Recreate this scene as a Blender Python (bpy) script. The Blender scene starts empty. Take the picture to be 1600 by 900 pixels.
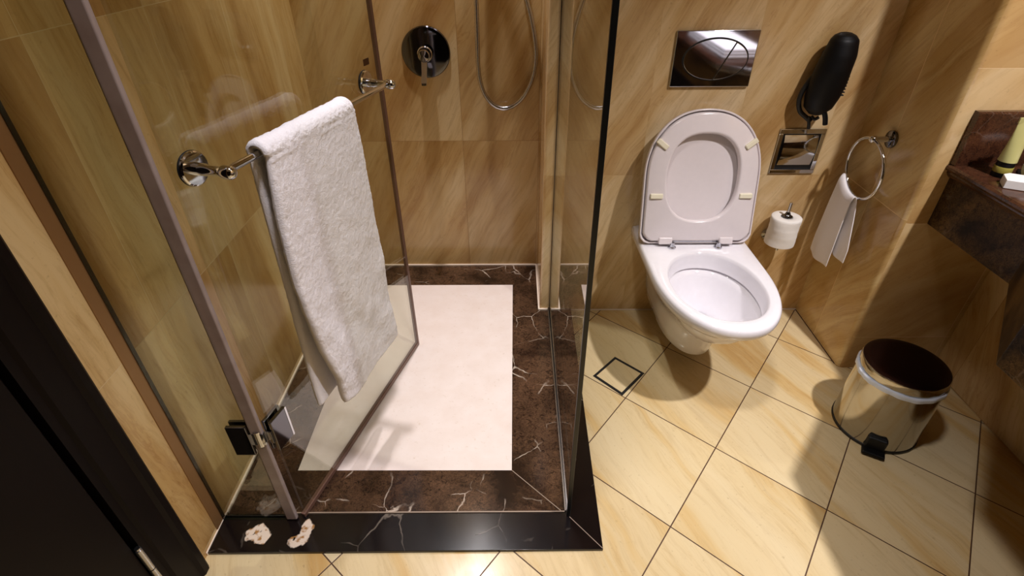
import bpy, bmesh, math, random
from mathutils import Vector, Matrix, noise
random.seed(7)
S = bpy.context.scene
COL = S.collection
PI = math.pi

# ------------------------------------------------------------------ camera
def make_camera():
    p, y, r = .6063, .0086, -.0082
    cp, sp, cy, sy = math.cos(p), math.sin(p), math.cos(y), math.sin(y)
    fwd = Vector((0, cp, -sp)); up = Vector((0, sp, cp)); right = Vector((1, 0, 0))
    x2 = right * math.cos(r) + up * math.sin(r); u2 = up * math.cos(r) - right * math.sin(r)
    Rz = Matrix(((cy, -sy, 0), (sy, cy, 0), (0, 0, 1)))
    x2, u2, fwd = Rz @ x2, Rz @ u2, Rz @ fwd
    cam = bpy.data.cameras.new('camera'); cam.sensor_width = 36; cam.lens = 832.7 / 1600 * 36
    cam.clip_start = .02
    o = bpy.data.objects.new('camera', cam); COL.objects.link(o)
    m = Matrix.Identity(4)
    for i in range(3):
        m[i][0], m[i][1], m[i][2] = x2[i], u2[i], -fwd[i]
    m.translation = (0, 0, 1.31)
    o.matrix_world = m
    S.camera = o
make_camera()
S.view_settings.view_transform = 'Standard'; S.view_settings.look = 'None'
S.view_settings.gamma = 1; S.view_settings.use_curve_mapping = False
S.view_settings.exposure = 0.0
w = bpy.data.worlds.new('world'); S.world = w; w.use_nodes = True
w.node_tree.nodes['Background'].inputs[0].default_value = (1, .9, .75, 1)
w.node_tree.nodes['Background'].inputs[1].default_value = .02
S.cycles.max_bounces = 12; S.cycles.transparent_max_bounces = 24
S.cycles.glossy_bounces = 6; S.cycles.diffuse_bounces = 3
S.cycles.sample_clamp_indirect = 4.0; S.cycles.use_denoising = True
S.cycles.caustics_reflective = False; S.cycles.caustics_refractive = False

LIGHT_SHOWER = ((-.275, 1.90, 2.60), 132, .028, (.985, .945, .965))
LIGHT_MAIN = ((.02, .66, 2.60), 122, .10, (.985, .945, .965))
LIGHT_VANITY = ((1.32, .43, 2.60), 255, .04, (.985, .945, .965))
def lamp(name, spec, cone=150, blend=.5):
    loc, power, rad, colr = spec
    l = bpy.data.lights.new(name, 'SPOT'); l.energy = power; l.shadow_soft_size = rad; l.color = colr
    l.spot_size = math.radians(cone); l.spot_blend = blend
    o = bpy.data.objects.new(name, l); COL.objects.link(o); o.location = loc
    return o
lamp('shower_lamp', LIGHT_SHOWER, 70, 1.0); lamp('main_lamp', LIGHT_MAIN, 78, 1.0); lamp('vanity_lamp', LIGHT_VANITY, 110, 1.0)

# ------------------------------------------------------------------ node helpers
def lin(r, g, b):
    f = lambda c: (c / 255 / 12.92) if c <= 10 else ((c / 255 + .055) / 1.055) ** 2.4
    return (f(r), f(g), f(b), 1)
class NT:
    def __init__(s, name):
        s.m = bpy.data.materials.new(name); s.m.use_nodes = True
        s.t = s.m.node_tree; s.t.nodes.clear()
        s.out = s.t.nodes.new('ShaderNodeOutputMaterial')
    def n(s, typ, inp=None, **kw):
        nd = s.t.nodes.new(typ)
        for k, v in kw.items(): setattr(nd, k, v)
        for k, v in (inp or {}).items(): s.set(nd.inputs[k], v)
        return nd
    def set(s, sock, v):
        if isinstance(v, bpy.types.NodeSocket): s.t.links.new(v, sock)
        elif isinstance(v, bpy.types.Node): s.t.links.new(v.outputs[0], sock)
        else: sock.default_value = v
    def math(s, op, a, b=0.0, clamp=False):
        nd = s.n('ShaderNodeMath', {0: a, 1: b}, operation=op); nd.use_clamp = clamp
        return nd.outputs[0]
    def dot(s, p, v):
        nd = s.n('ShaderNodeVectorMath', {0: p, 1: v}, operation='DOT_PRODUCT'); return nd.outputs['Value']
    def mix(s, f, a, b, mode='MIX'):
        nd = s.n('ShaderNodeMix', data_type='RGBA', blend_type=mode)
        s.set(nd.inputs[0], f); s.set(nd.inputs[6], a); s.set(nd.inputs[7], b)
        return nd.outputs[2]
    def ramp(s, f, stops):
        nd = s.n('ShaderNodeValToRGB', {0: f}); e = nd.color_ramp.elements
        while len(e) < len(stops): e.new(.5)
        for i, (p, c) in enumerate(stops): e[i].position = p; e[i].color = c
        return nd.outputs[0]
    def rng(s, v, a, b, c=0.0, d=1.0, smooth=False):
        nd = s.n('ShaderNodeMapRange', {0: v, 1: a, 2: b, 3: c, 4: d})
        if smooth: nd.interpolation_type = 'SMOOTHSTEP'
        return nd.outputs[0]
    def xyz(s, a, b, c=0.0): return s.n('ShaderNodeCombineXYZ', {0: a, 1: b, 2: c}).outputs[0]
    def noise(s, vec, scale=1.0, detail=4.0, rough=.5, dist=0.0):
        return s.n('ShaderNodeTexNoise', {'Vector': vec, 'Scale': scale, 'Detail': detail, 'Roughness': rough, 'Distortion': dist}).outputs[0]
    def obj(s): return s.n('ShaderNodeTexCoord').outputs['Object']
    def bsdf(s, **kw):
        b = s.n('ShaderNodeBsdfPrincipled')
        for k, v in kw.items(): s.set(b.inputs[k.replace('_', ' ')], v)
        return b
    def bump(s, h, strength=.3, dist=.001):
        return s.n('ShaderNodeBump', {'Height': h, 'Strength': strength, 'Distance': dist}).outputs[0]
    def done(s, sh):
        s.t.links.new(sh.outputs[0] if isinstance(sh, bpy.types.Node) else sh, s.out.inputs[0]); return s.m

def plain(name, col, rough=.4, metal=0.0, spec=.5, **kw):
    t = NT(name)
    P = t.obj()
    v = t.noise(P, 60, 3)
    c = t.mix(t.rng(v, .3, .7, 0, .12), col, (col[0] * .8, col[1] * .8, col[2] * .8, 1))
    b = t.bsdf(Base_Color=c, Roughness=rough, Metallic=metal, Specular_IOR_Level=spec)
    for k, x in kw.items(): t.set(b.inputs[k.replace('_', ' ')], x)
    return t.done(b)

# beige marble in tiles; A,B,o: tile coordinates = dot(P,A)+o ; sa: streak angle frame (two metre vectors)
def stone_tile(name, A, B, off, across, along, grout, gw=(.004, .004), rough=.13, tint=(1, 1, 1), stretch=(9, .8), dark=1.0, amt=1.0, pale=0.0, stops=None, bright=1.0):
    t = NT(name); P = t.obj()
    u = t.math('ADD', t.dot(P, A), off[0]); v = t.math('ADD', t.dot(P, B), off[1])
    iu, iv = t.math('FLOOR', u), t.math('FLOOR', v)
    cell = t.n('ShaderNodeTexWhiteNoise', {'Vector': t.xyz(iu, iv, .37)}, noise_dimensions='3D')
    rc = cell.outputs['Color']; rv = cell.outputs['Value']
    offv = t.n('ShaderNodeVectorMath', {0: rc, 1: (13, 17, 11)}, operation='MULTIPLY').outputs[0]
    wob = t.noise(P, 3.2, 2, .5)
    a = t.math('ADD', t.math('MULTIPLY', t.dot(P, across), stretch[0]), t.math('MULTIPLY', wob, .7))
    l = t.math('MULTIPLY', t.dot(P, along), stretch[1])
    q = t.n('ShaderNodeVectorMath', {0: t.xyz(a, l, 0.0), 1: offv}, operation='ADD').outputs[0]
    n1 = t.noise(q, 1.0, 5, .52, .15)
    q2 = t.n('ShaderNodeVectorMath', {0: q, 1: (2.3, 2.0, 1)}, operation='MULTIPLY').outputs[0]
    n2 = t.noise(q2, 1.0, 8, .64, 1.1)
    T = lambda r, g, b: (lin(r, g, b)[0] * tint[0] * bright, lin(r, g, b)[1] * tint[1] * bright, lin(r, g, b)[2] * tint[2] * bright, 1)
    c = t.ramp(n1, [(.26, T(224, 202, 164)), (.42, T(215, 187, 142)), (.53, T(199, 164, 112)), (.64, T(180, 140, 86)), (.80, T(152, 108, 56))] if stops is None else [(p_, T(*c_)) for p_, c_ in stops])
    thin = t.math('MULTIPLY', t.rng(t.math('ABSOLUTE', t.math('SUBTRACT', n2, .5)), 0, .022, 1, 0), t.rng(n1, .4, .62, .15, .9))
    c = t.mix(t.math('MULTIPLY', thin, .55 * amt), c, T(150, 102, 50))
    # brown pits
    pit = t.rng(t.noise(P, 85, 4, .65), .62, .72)
    c = t.mix(t.math('MULTIPLY', pit, .3), c, T(120, 80, 45))
    blot = t.noise(P, 6, 3, .5)
    c = t.mix(t.rng(blot, .35, .75, 0, .22), c, T(232, 214, 180))
    c = t.mix(t.rng(rv, 0, 1, 0, .14), c, T(190, 154, 96))
    grain = t.noise(t.n('ShaderNodeVectorMath', {0: q, 1: (6.0, 7.0, 1)}, operation='MULTIPLY').outputs[0], 1.0, 8, .7, .3)
    c = t.mix(t.math('MULTIPLY', t.rng(grain, .50, .72), .42 * amt), c, T(150, 108, 52))
    if pale: c = t.mix(pale, c, T(238, 220, 182))
    if dark != 1: c = t.mix(1.0, c, (dark, dark, dark, 1), 'MULTIPLY')
    # joints
    fu = t.math('ABSOLUTE', t.math('SUBTRACT', t.math('FRACT', u), .5)); fv = t.math('ABSOLUTE', t.math('SUBTRACT', t.math('FRACT', v), .5))
    gu = t.math('GREATER_THAN', fu, .5 - gw[0]); gv = t.math('GREATER_THAN', fv, .5 - gw[1])
    g = t.math('MAXIMUM', gu, gv)
    c = t.mix(g, c, grout)
    ro = t.mix(g, (rough, rough, rough, 1), (.6, .6, .6, 1))
    ro = t.math('ADD', ro, t.rng(t.noise(P, 25, 3), .3, .7, 0, .05))
    b = t.bsdf(Base_Color=c, Roughness=ro, Normal=t.bump(t.math('SUBTRACT', 1.0, g), .3, .0006))
    return t.done(b)

def emperador(name, base, brown, web=.5, veins=.6, rough=.12, scale=1.0, patches=(), spec=.5):
    t = NT(name); P = t.obj()
    n0 = t.noise(P, 6 * scale, 4, .6, .5)
    n1 = t.noise(P, 34 * scale, 9, .72, .6)
    n3 = t.noise(P, 90 * scale, 5, .7)
    n2 = t.noise(P, 62 * scale, 8, .7, 1.2)
    rid = lambda n_, w_: t.rng(t.math('ABSOLUTE', t.math('SUBTRACT', n_, .5)), 0, w_, 1, 0)
    zone = t.rng(n0, .36, .64)
    lt = (min(1, brown[0] * 1.35), min(1, brown[1] * 1.3), min(1, brown[2] * 1.2), 1)
    c = t.mix(t.math('MULTIPLY', t.math('MULTIPLY', zone, t.rng(n1, .32, .74)), web * .8), base, brown)
    c = t.mix(t.math('MULTIPLY', t.math('MULTIPLY', rid(n1, .03), zone), web * .5), c, lt)
    c = t.mix(t.math('MULTIPLY', t.math('MULTIPLY', rid(n2, .05), t.rng(n0, .30, .60)), web * .55), c, lt)
    c = t.mix(t.math('MULTIPLY', t.rng(n3, .52, .72), web * .35), c, base)
    warp = t.n('ShaderNodeVectorMath', {0: t.n('ShaderNodeTexNoise', {'Vector': P, 'Scale': 5.0 * scale, 'Detail': 5.0}).outputs[1], 1: (.10, .10, .10)}, operation='MULTIPLY').outputs[0]
    vor = t.n('ShaderNodeTexVoronoi', {'Vector': t.n('ShaderNodeVectorMath', {0: P, 1: warp}, operation='ADD'), 'Scale': 7.5 * scale}, feature='DISTANCE_TO_EDGE').outputs[0]
    vw = t.rng(t.noise(P, 18, 3), .35, .65, .003, .024)
    vein = t.math('MULTIPLY', t.math('SUBTRACT', 1.0, t.math('DIVIDE', vor, vw), True), t.rng(t.noise(P, 4.6 * scale, 4, .6), .50, .60))
    c = t.mix(t.math('MULTIPLY', vein, veins), c, lin(214, 196, 178))
    for (px, py, rx, ry, k) in patches:
        d = t.n('ShaderNodeVectorMath', {0: P, 1: (px, py, 0)}, operation='SUBTRACT').outputs[0]
        d = t.n('ShaderNodeVectorMath', {0: d, 1: (1 / rx, 1 / ry, 0)}, operation='MULTIPLY').outputs[0]
        ln = t.n('ShaderNodeVectorMath', {0: d}, operation='LENGTH').outputs['Value']
        e = t.math('ADD', ln, t.math('MULTIPLY', t.math('SUBTRACT', t.noise(P, 34, 3, .5), .5), 1.7))
        m = t.math('MULTIPLY', t.rng(e, .85, 1.0, 1, 0), k)
        m = t.math('MULTIPLY', m, t.rng(t.noise(P, 60, 2), .30, .36))
        c = t.mix(m, c, t.mix(t.rng(t.noise(P, 80, 2), .52, .66), lin(226, 208, 190), lin(165, 120, 70)))
    return t.done(t.bsdf(Base_Color=c, Roughness=rough, Specular_IOR_Level=spec))
def t_f(x): return x

def glass_mat(name, tint, edge=False):
    t = NT(name)
    g = t.n('ShaderNodeNewGeometry')
    c = t.math('ABSOLUTE', t.dot(g.outputs['Incoming'], g.outputs['Normal']))
    F = t.math('ADD', t.math('MULTIPLY', t.math('POWER', t.math('SUBTRACT', 1.0, c, True), 5.0), .94), .06, True)
    smear = t.noise(t.obj(), 30, 4)
    tr = t.n('ShaderNodeBsdfTransparent', {0: t.mix(t.rng(smear, .4, .7, 0, .3), tint, (tint[0] * .97, tint[1] * .97, tint[2] * .97, 1))})
    gl = t.n('ShaderNodeBsdfGlossy', {'Color': (1, 1, 1, 1), 'Roughness': 0.0})
    return t.done(t.n('ShaderNodeMixShader', {0: F, 1: tr, 2: gl}))

M = {}
GROUT_D = lin(92, 62, 38); GROUT_L = lin(214, 190, 145)
def wall_tile_x(name, y0, z0, wy, wz, ang, grout, gw, **k):      # surfaces of constant x
    c, s = math.cos(ang), math.sin(ang)
    return stone_tile(name, (0, 1 / wy, 0), (0, 0, 1 / wz), (-y0 / wy, -z0 / wz), (0, -s, c), (0, c, s), grout, gw, **k)
def wall_tile_y(name, x0, z0, wx, wz, ang, grout, gw, **k):      # surfaces of constant y
    c, s = math.cos(ang), math.sin(ang)
    return stone_tile(name, (1 / wx, 0, 0), (0, 0, 1 / wz), (-x0 / wx, -z0 / wz), (-s, 0, c), (c, 0, s), grout, gw, **k)
M['wall_left'] = wall_tile_x('tile_left', .911, .592, .337, .572, math.radians(96), GROUT_L, (.0022, .0014), tint=(.97, .96, .87), bright=1.12)
M['wall_back'] = wall_tile_y('tile_shower_back', -.208, .586, .300, .575, math.radians(62), lin(150, 110, 60), (.002, .001), tint=(.97, .97, .90), bright=1.10)
M['wall_toilet'] = wall_tile_y('tile_toilet_wall', .43, .580, .297, .575, math.radians(62), lin(200, 165, 112), (.002, .001), bright=1.10)
M['wall_pilaster'] = wall_tile_x('tile_box_side', 1.0, .586, 1.2, .575, math.radians(80), lin(200, 165, 112), (.0, .001))
M['wall_part'] = wall_tile_x('tile_partition', 1.571, .579, .337, .575, math.radians(128), lin(222, 190, 138), (.0032, .002), tint=(.92, .90, .76))
M['wall_end'] = wall_tile_y('tile_end_wall', 1.45, .569, .60, .43, math.radians(40), lin(225, 195, 150), (.0012, .0014), amt=.5, tint=(1, .97, .90), stretch=(5, 1))
M['wall_right'] = wall_tile_x('tile_right', 1.30, .579, .337, .575, math.radians(70), lin(150, 110, 60), (.002, .001))
# floor lattice
e1 = Vector((.1955, .252)); e2 = Vector((.2350, -.2035)); det = e1.x * e2.y - e1.y * e2.x
Af = (e2.y / det, -e2.x / det, 0); Bf = (-e1.y / det, e1.x / det, 0)
T0 = Vector((.598, 1.043))
offf = (-(Af[0] * T0.x + Af[1] * T0.y), -(Bf[0] * T0.x + Bf[1] * T0.y))
fa = math.radians(-66)
M['floor'] = stone_tile('tile_floor', Af, Bf, offf, (-math.sin(fa), math.cos(fa), 0), (math.cos(fa), math.sin(fa), 0), lin(80, 50, 28), (.0052, .0052), rough=.18, stretch=(8.5, .75), tint=(1.0, .98, .88), amt=.5, bright=.93, stops=[(.30, (232, 214, 180)), (.52, (226, 204, 164)), (.575, (221, 191, 140)), (.66, (209, 168, 106)), (.76, (224, 196, 148))])
M['emp'] = emperador('brown_marble', lin(30, 18, 14), lin(108, 80, 60), .85, .9)
M['emp_black'] = emperador('black_marble', lin(10, 7, 9), lin(36, 24, 21), .35, .22, rough=.15, patches=((-.662, .765, .034, .027, 1.0), (-.560, .748, .030, .017, 1.0), (-.545, .782, .016, .024, 1.0)))
M['emp_vanity'] = emperador('vanity_marble', lin(40, 21, 15), lin(92, 58, 38), .85, .06, rough=.14, scale=1.3)
def cream_stone():
    t = NT('cream_limestone'); P = t.obj()
    n = t.noise(P, 14, 6, .6); k = t.noise(P, 90, 4, .6)
    c = t.mix(t.rng(n, .35, .7, 0, .6), lin(240, 226, 220), lin(230, 212, 202))
    c = t.mix(t.rng(k, .62, .74, 0, .45), c, lin(205, 182, 160))
    return t.done(t.bsdf(Base_Color=c, Roughness=.32, Normal=t.bump(k, .08, .0008)))
M['cream'] = cream_stone()
M['caulk'] = plain('caulk', lin(244, 226, 208), .6)
M['joint'] = plain('stone_joint', lin(150, 130, 112), .5)
M['glass'] = glass_mat('clear_glass', (.90, .917, .86, 1))
M['glass_edge'] = plain('glass_edge', lin(10, 22, 18), .15)
M['black_edge'] = plain('black_edge', lin(4, 5, 5), .35)
M['seal'] = None
def seal_mat():
    t = NT('grey_seal')
    b = t.bsdf(Base_Color=t.mix(t.rng(t.noise(t.obj(), 20, 3), .3, .7), lin(192, 178, 178), lin(172, 156, 154)), Roughness=.3)
    tr = t.n('ShaderNodeBsdfTransparent', {0: lin(205, 185, 170)})
    return t.done(t.n('ShaderNodeMixShader', {0: .30, 1: b, 2: tr}))
M['seal'] = seal_mat()
M['seal_brown'] = plain('brown_seal', lin(112, 82, 70), .3)
M['chrome'] = plain('chrome', (.66, .68, .74, 1), .05, 1.0)
M['satin'] = plain('satin_chrome', (.55, .55, .58, 1), .22, 1.0)
M['chrome_dark'] = plain('dark_chrome', (.16, .16, .18, 1), .07, 1.0)  # dark room reflections put into the chrome's base colour
M['profile'] = plain('brushed_profile', lin(150, 112, 72), .35, .35)  # reflected stone put into the metal profile as brown colour
M['ceramic'] = plain('white_ceramic', lin(236, 232, 236), .06, 0, .6, Coat_Weight=.3)
M['seat'] = plain('seat_plastic', lin(232, 222, 222), .16)
M['bumper'] = plain('bumper_rubber', lin(240, 232, 205), .45)
M['water'] = plain('water_film', lin(196, 197, 204), .02, 0, .8)
M['black_plastic'] = plain('black_plastic', lin(6, 5, 6), .5, 0, .25)
M['black_rubber'] = plain('black_rubber', lin(7, 6, 6), .55)
M['gap'] = plain('dark_gap', lin(10, 6, 5), .6)
M['ceiling'] = plain('ceiling_paint', lin(225, 215, 200), .8)
M['dark_wood'] = None
def wood():
    t = NT('dark_wood'); P = t.obj()
    q = t.n('ShaderNodeVectorMath', {0: P, 1: (60, 60, 3)}, operation='MULTIPLY').outputs[0]
    n = t.noise(q, 1, 5)
    return t.done(t.bsdf(Base_Color=t.mix(n, lin(9, 4, 5), lin(18, 9, 8)), Roughness=.5, Specular_IOR_Level=.15))
M['dark_wood'] = wood()
def terry(name, sc, st, col):
    t = NT(name); P = t.obj()
    n = t.noise(P, sc, 4, .7); v = t.n('ShaderNodeTexVoronoi', {'Vector': P, 'Scale': sc * 1.6}).outputs[0]
    h = t.math('ADD', n, t.math('MULTIPLY', v, .2))
    return t.done(t.bsdf(Base_Color=col, Roughness=.95, Specular_IOR_Level=.1, Sheen_Weight=.25, Sheen_Roughness=.5, Normal=t.bump(h, st, .004)))
M['terry'] = terry('white_terry', 330, .5, lin(248, 244, 250))
M['linen'] = terry('white_hand_towel', 500, .25, lin(242, 236, 236))
M['paper'] = terry('toilet_paper', 300, .15, lin(244, 238, 230))
M['steel'] = plain('bin_steel', (.47, .44, .38, 1), .12, 1.0)
M['bag'] = plain('bin_bag', lin(215, 222, 235), .3)
M['green_tube'] = plain('green_tube', lin(182, 178, 118), .3)
M['gold'] = plain('gold_band', lin(168, 158, 74), .35)
M['white_card'] = plain('white_card', lin(238, 236, 234), .4)
M['sticker'] = plain('sticker_brown', lin(66, 32, 14), .4)

# ------------------------------------------------------------------ mesh helpers
class MB:
    def __init__(s): s.bm = bmesh.new()
    def face(s, vs, mi=0):
        try: f = s.bm.faces.new(vs); f.material_index = mi; return f
        except ValueError: return None
    def box(s, x0, x1, y0, y1, z0, z1, m=None, mi=0):
        v = [Vector((x, y, z)) for z in (z0, z1) for y in (y0, y1) for x in (x0, x1)]
        if m is not None: v = [m @ p for p in v]
        v = [s.bm.verts.new(p) for p in v]
        for q in ((0, 2, 3, 1), (4, 5, 7, 6), (0, 1, 5, 4), (2, 6, 7, 3), (0, 4, 6, 2), (1, 3, 7, 5)): s.face([v[i] for i in q], mi)
        return s
    def prism(s, poly, a, b, axis='z', m=None, mi=0):
        def P(p, h):
            q = {'z': (p[0], p[1], h), 'y': (p[0], h, p[1]), 'x': (h, p[0], p[1])}[axis]
            q = Vector(q); return m @ q if m is not None else q
        lo = [s.bm.verts.new(P(p, a)) for p in poly]; hi = [s.bm.verts.new(P(p, b)) for p in poly]
        n = len(poly)
        s.face(lo[::-1], mi); s.face(hi, mi)
        for i in range(n): s.face((lo[i], lo[(i + 1) % n], hi[(i + 1) % n], hi[i]), mi)
        return s
    def loft(s, rings, cap0=True, cap1=True, close=False):
        R = [[s.bm.verts.new(p) for p in r] for r in rings]
        n = len(R[0]); k = len(R)
        for i in range(k - (0 if close else 1)):
            a, b = R[i], R[(i + 1) % k]
            for j in range(n): s.face((a[j], a[(j + 1) % n], b[(j + 1) % n], b[j]))
        if not close:
            if cap0: s.face(R[0][::-1])
            if cap1: s.face(R[-1])
        return s
    def tube(s, pts, r, seg=12, closed=False, rib=None):
        pts = [Vector(p) for p in pts]; n = len(pts); rings = []
        nrm = None
        for i, p in enumerate(pts):
            a = pts[(i - 1) % n] if (closed or i > 0) else p; b = pts[(i + 1) % n] if (closed or i < n - 1) else p
            t = (b - a).normalized()
            if nrm is None:
                nrm = t.orthogonal().normalized()
            nrm = (nrm - t * nrm.dot(t)).normalized(); bi = t.cross(nrm)
            rr = r(i / (n - 1)) if callable(r) else r
            if rib: rr += rib * (i % 2)
            rings.append([p + nrm * math.cos(2 * PI * k / seg) * rr + bi * math.sin(2 * PI * k / seg) * rr for k in range(seg)])
        return s.loft(rings, close=closed)
    def lathe(s, prof, m=None, seg=40, sx=1, sy=1):
        rings = []
        for (r, z) in prof:
            ring = [Vector((max(r, 1e-5) * sx * math.cos(2 * PI * k / seg), max(r, 1e-5) * sy * math.sin(2 * PI * k / seg), z)) for k in range(seg)]
            rings.append([m @ p for p in ring] if m is not None else ring)
        return s.loft(rings)
    def grid(s, fn, nu, nv):
        V = [[s.bm.verts.new(fn(i / nu, j / nv)) for j in range(nv + 1)] for i in range(nu + 1)]
        for i in range(nu):
            for j in range(nv): s.face((V[i][j], V[i + 1][j], V[i + 1][j + 1], V[i][j + 1]))
        return s
    def build(s, name, mat, parent=None, smooth=None, bevel=0, bseg=2, subsurf=0, solid=0):
        bmesh.ops.recalc_face_normals(s.bm, faces=s.bm.faces[:])
        me = bpy.data.meshes.new(name); s.bm.to_mesh(me); s.bm.free()
        for m in (mat if isinstance(mat, (list, tuple)) else [mat]): me.materials.append(m)
        o = bpy.data.objects.new(name, me); COL.objects.link(o)
        if smooth is not None:
            for p in me.polygons: p.use_smooth = True
            if smooth > 0:
                me.set_sharp_from_angle(angle=math.radians(smooth))
        if solid:
            md = o.modifiers.new('solid', 'SOLIDIFY'); md.thickness = solid; md.offset = 0
        if bevel:
            md = o.modifiers.new('bevel', 'BEVEL'); md.width = bevel; md.segments = bseg; md.limit_method = 'ANGLE'; md.angle_limit = math.radians(35)
            if smooth is None:
                for p in me.polygons: p.use_smooth = True
                md.harden_normals = True
        if subsurf:
            md = o.modifiers.new('sub', 'SUBSURF'); md.levels = subsurf; md.render_levels = subsurf
        if parent is not None:
            o.parent = parent
            o.matrix_parent_inverse = Matrix.Translation(parent.location).inverted()
        return o

def thing(name, label, cat, loc, group=None):
    o = bpy.data.objects.new(name, None); COL.objects.link(o); o.location = loc
    o.empty_display_size = .05
    return tag(o, label, cat, group)
def tag(o, label, cat, group=None):
    o['label'] = label; o['category'] = cat
    if group: o['group'] = group
    return o
def struct(o):
    o['kind'] = 'structure'; return o
def axis_matrix(origin, zdir, xhint=(0, 0, 1)):
    z = Vector(zdir).normalized(); x = Vector(xhint); x = (x - z * x.dot(z)).normalized(); y = z.cross(x)
    m = Matrix.Identity(4)
    for i in range(3): m[i][0], m[i][1], m[i][2], m[i][3] = x[i], y[i], z[i], origin[i]
    return m
def arc(cx, cy, r, a0, a1, n):
    return [(cx + r * math.cos(math.radians(a0 + (a1 - a0) * i / n)), cy + r * math.sin(math.radians(a0 + (a1 - a0) * i / n))) for i in range(n + 1)]

# ------------------------------------------------------------------ room shell
XL, YB, YT, XP, YE, XR, XC, ZC, YF = -.778, 2.07, 1.732, 1.133, 1.39, 1.75, 1.465, 2.64, -1.0
struct(MB().box(XL - .1, XR + .1, YF - .1, YB + .1, -.1, 0).build('floor', M['floor']))
struct(MB().box(XL - .1, XR + .1, YF - .1, YB + .1, ZC, ZC + .1).build('ceiling', M['ceiling']))
struct(MB().box(XL - .1, XL, .64, YB, 0, ZC).box(XL - .1, XL, YF, .64, 2.0, ZC).box(XL - .1, XL, YF, -.30, 0, 2.0).build('wall_left', M['wall_left']))
struct(MB().box(XL - .1, .3, YB, YB + .1, 0, ZC).build('wall_back', M['wall_back']))
# boxed-out toilet wall with a rounded corner towards the shower
xs = .097
poly = [(xs, YB), (xs, YT + .02)] + arc(xs + .012, YT + .012, .012, 180, 270, 6)[0:] + [(XP + .02, YT), (XP + .02, YB)]
ob = MB().prism(poly, 0, ZC).build('wall_toilet', [M['wall_toilet'], M['wall_pilaster']], smooth=40)
for p in ob.data.polygons:
    if p.normal.x < -.8: p.material_index = 1
struct(ob)
# partition block with bullnosed corner
r = .020
poly = [(XP, YT)] + arc(XP + r, YE + r, r, 180, 270, 8) + [(XR, YE), (XR, YT)]
ob = MB().prism(poly, 0, ZC).build('wall_partition', [M['wall_part'], M['wall_end']], smooth=40)
for p in ob.data.polygons:
    if p.normal.y < -.85: p.material_index = 1
struct(ob)
struct(MB().box(XR, XR + .1, YF, YT, 0, ZC).build('wall_right', M['wall_right']))
struct(MB().box(XC, XR - .001, YF + .001, YE - .001, .001, .55).build('wall_right_low', M['wall_right']))
struct(MB().box(XL, XR, YF - .1, YF, 0, ZC).build('wall_front', M['dark_wood']))

# shower floor: cream panel, brown border, black outer curb with mitred joints
px0, px1, py0, py1 = -.631, -.013, .962, 1.908
gx, gy = .128, .826            # inner edge of the outer curb
cx, cyf = .217, .722           # outer edge of the curb
struct(MB().box(px0, px1, py0, py1, 0, .004).build('trim_1', M['cream'], bevel=.0008))
h = .0042
struct(MB().prism([(XL, gy), (gx, gy), (px1, py0), (px0, py0)], 0, h).build('trim_2', M['emp']))
struct(MB().prism([(gx, gy), (gx, YT), (xs, YT), (xs, YB), (px1 + .1, YB), (px1, py1), (px1, py0)], 0, h).build('trim_3', M['emp']))
struct(MB().prism([(px1, py1), (px1 + .1, YB), (XL, YB), (px0, py1)], 0, h).build('trim_4', M['emp']))
struct(MB().prism([(XL, gy), (px0, py0), (px0, py1), (XL, YB)], 0, h).build('trim_5', M['emp']))
h2 = .009
struct(MB().prism([(XL, cyf - .006), (cx, cyf + .004), (gx, gy), (XL, gy - .006)], 0, h2).build('trim_6', M['emp_black'], bevel=.001))
struct(MB().prism([(cx, cyf + .004), (cx + .006, YT), (gx, YT), (gx, gy)], 0, h2).build('trim_7', M['emp_black'], bevel=.001))
def strip(a, b, wd, z0, z1, name, mat):
    a = Vector((a[0], a[1], 0)); b = Vector((b[0], b[1], 0)); d = (b - a).normalized(); n = Vector((-d.y, d.x, 0)) * wd / 2
    return struct(MB().prism([(p.x, p.y) for p in (a - n, b - n, b + n, a + n)], z0, z1).build(name, mat))
strip((px1, py0), (gx, gy), .0022, .001, h + .0003, 'trim_8', M['joint'])
strip((gx + .012, gy - .012), (cx - .001, cyf + .006), .0018, .001, h2 + .0003, 'trim_9', M['joint'])
strip((XL + .18, gy - .001), (gx, gy + .003), .0035, .001, h2 + .0015, 'trim_10', M['joint'])
# caulk beads along the shower walls and the box
cw = .007
struct(MB().box(XL, XL + cw, gy, YB, 0, .011).box(XL, xs, YB - cw, YB, 0, .011).box(xs - cw, xs, YT - .004, YB, 0, .011)
       .box(xs - cw, gx + .006, YT - cw, YT, 0, .011).box(XL, XL + .004, cyf - .008, gy, 0, .012).build('baseboard_shower', M['caulk'], bevel=.002))
struct(MB().box(cx + .006, XP, YT - .004, YT, 0, .004).build('baseboard_toilet', M['caulk']))
# thin brown joint along the foot of the partition
struct(MB().box(XP - .002, XP, YE + .02, YT, 0, .003).build('baseboard_partition', plain('floor_joint', lin(80, 50, 28), .6)))

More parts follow.
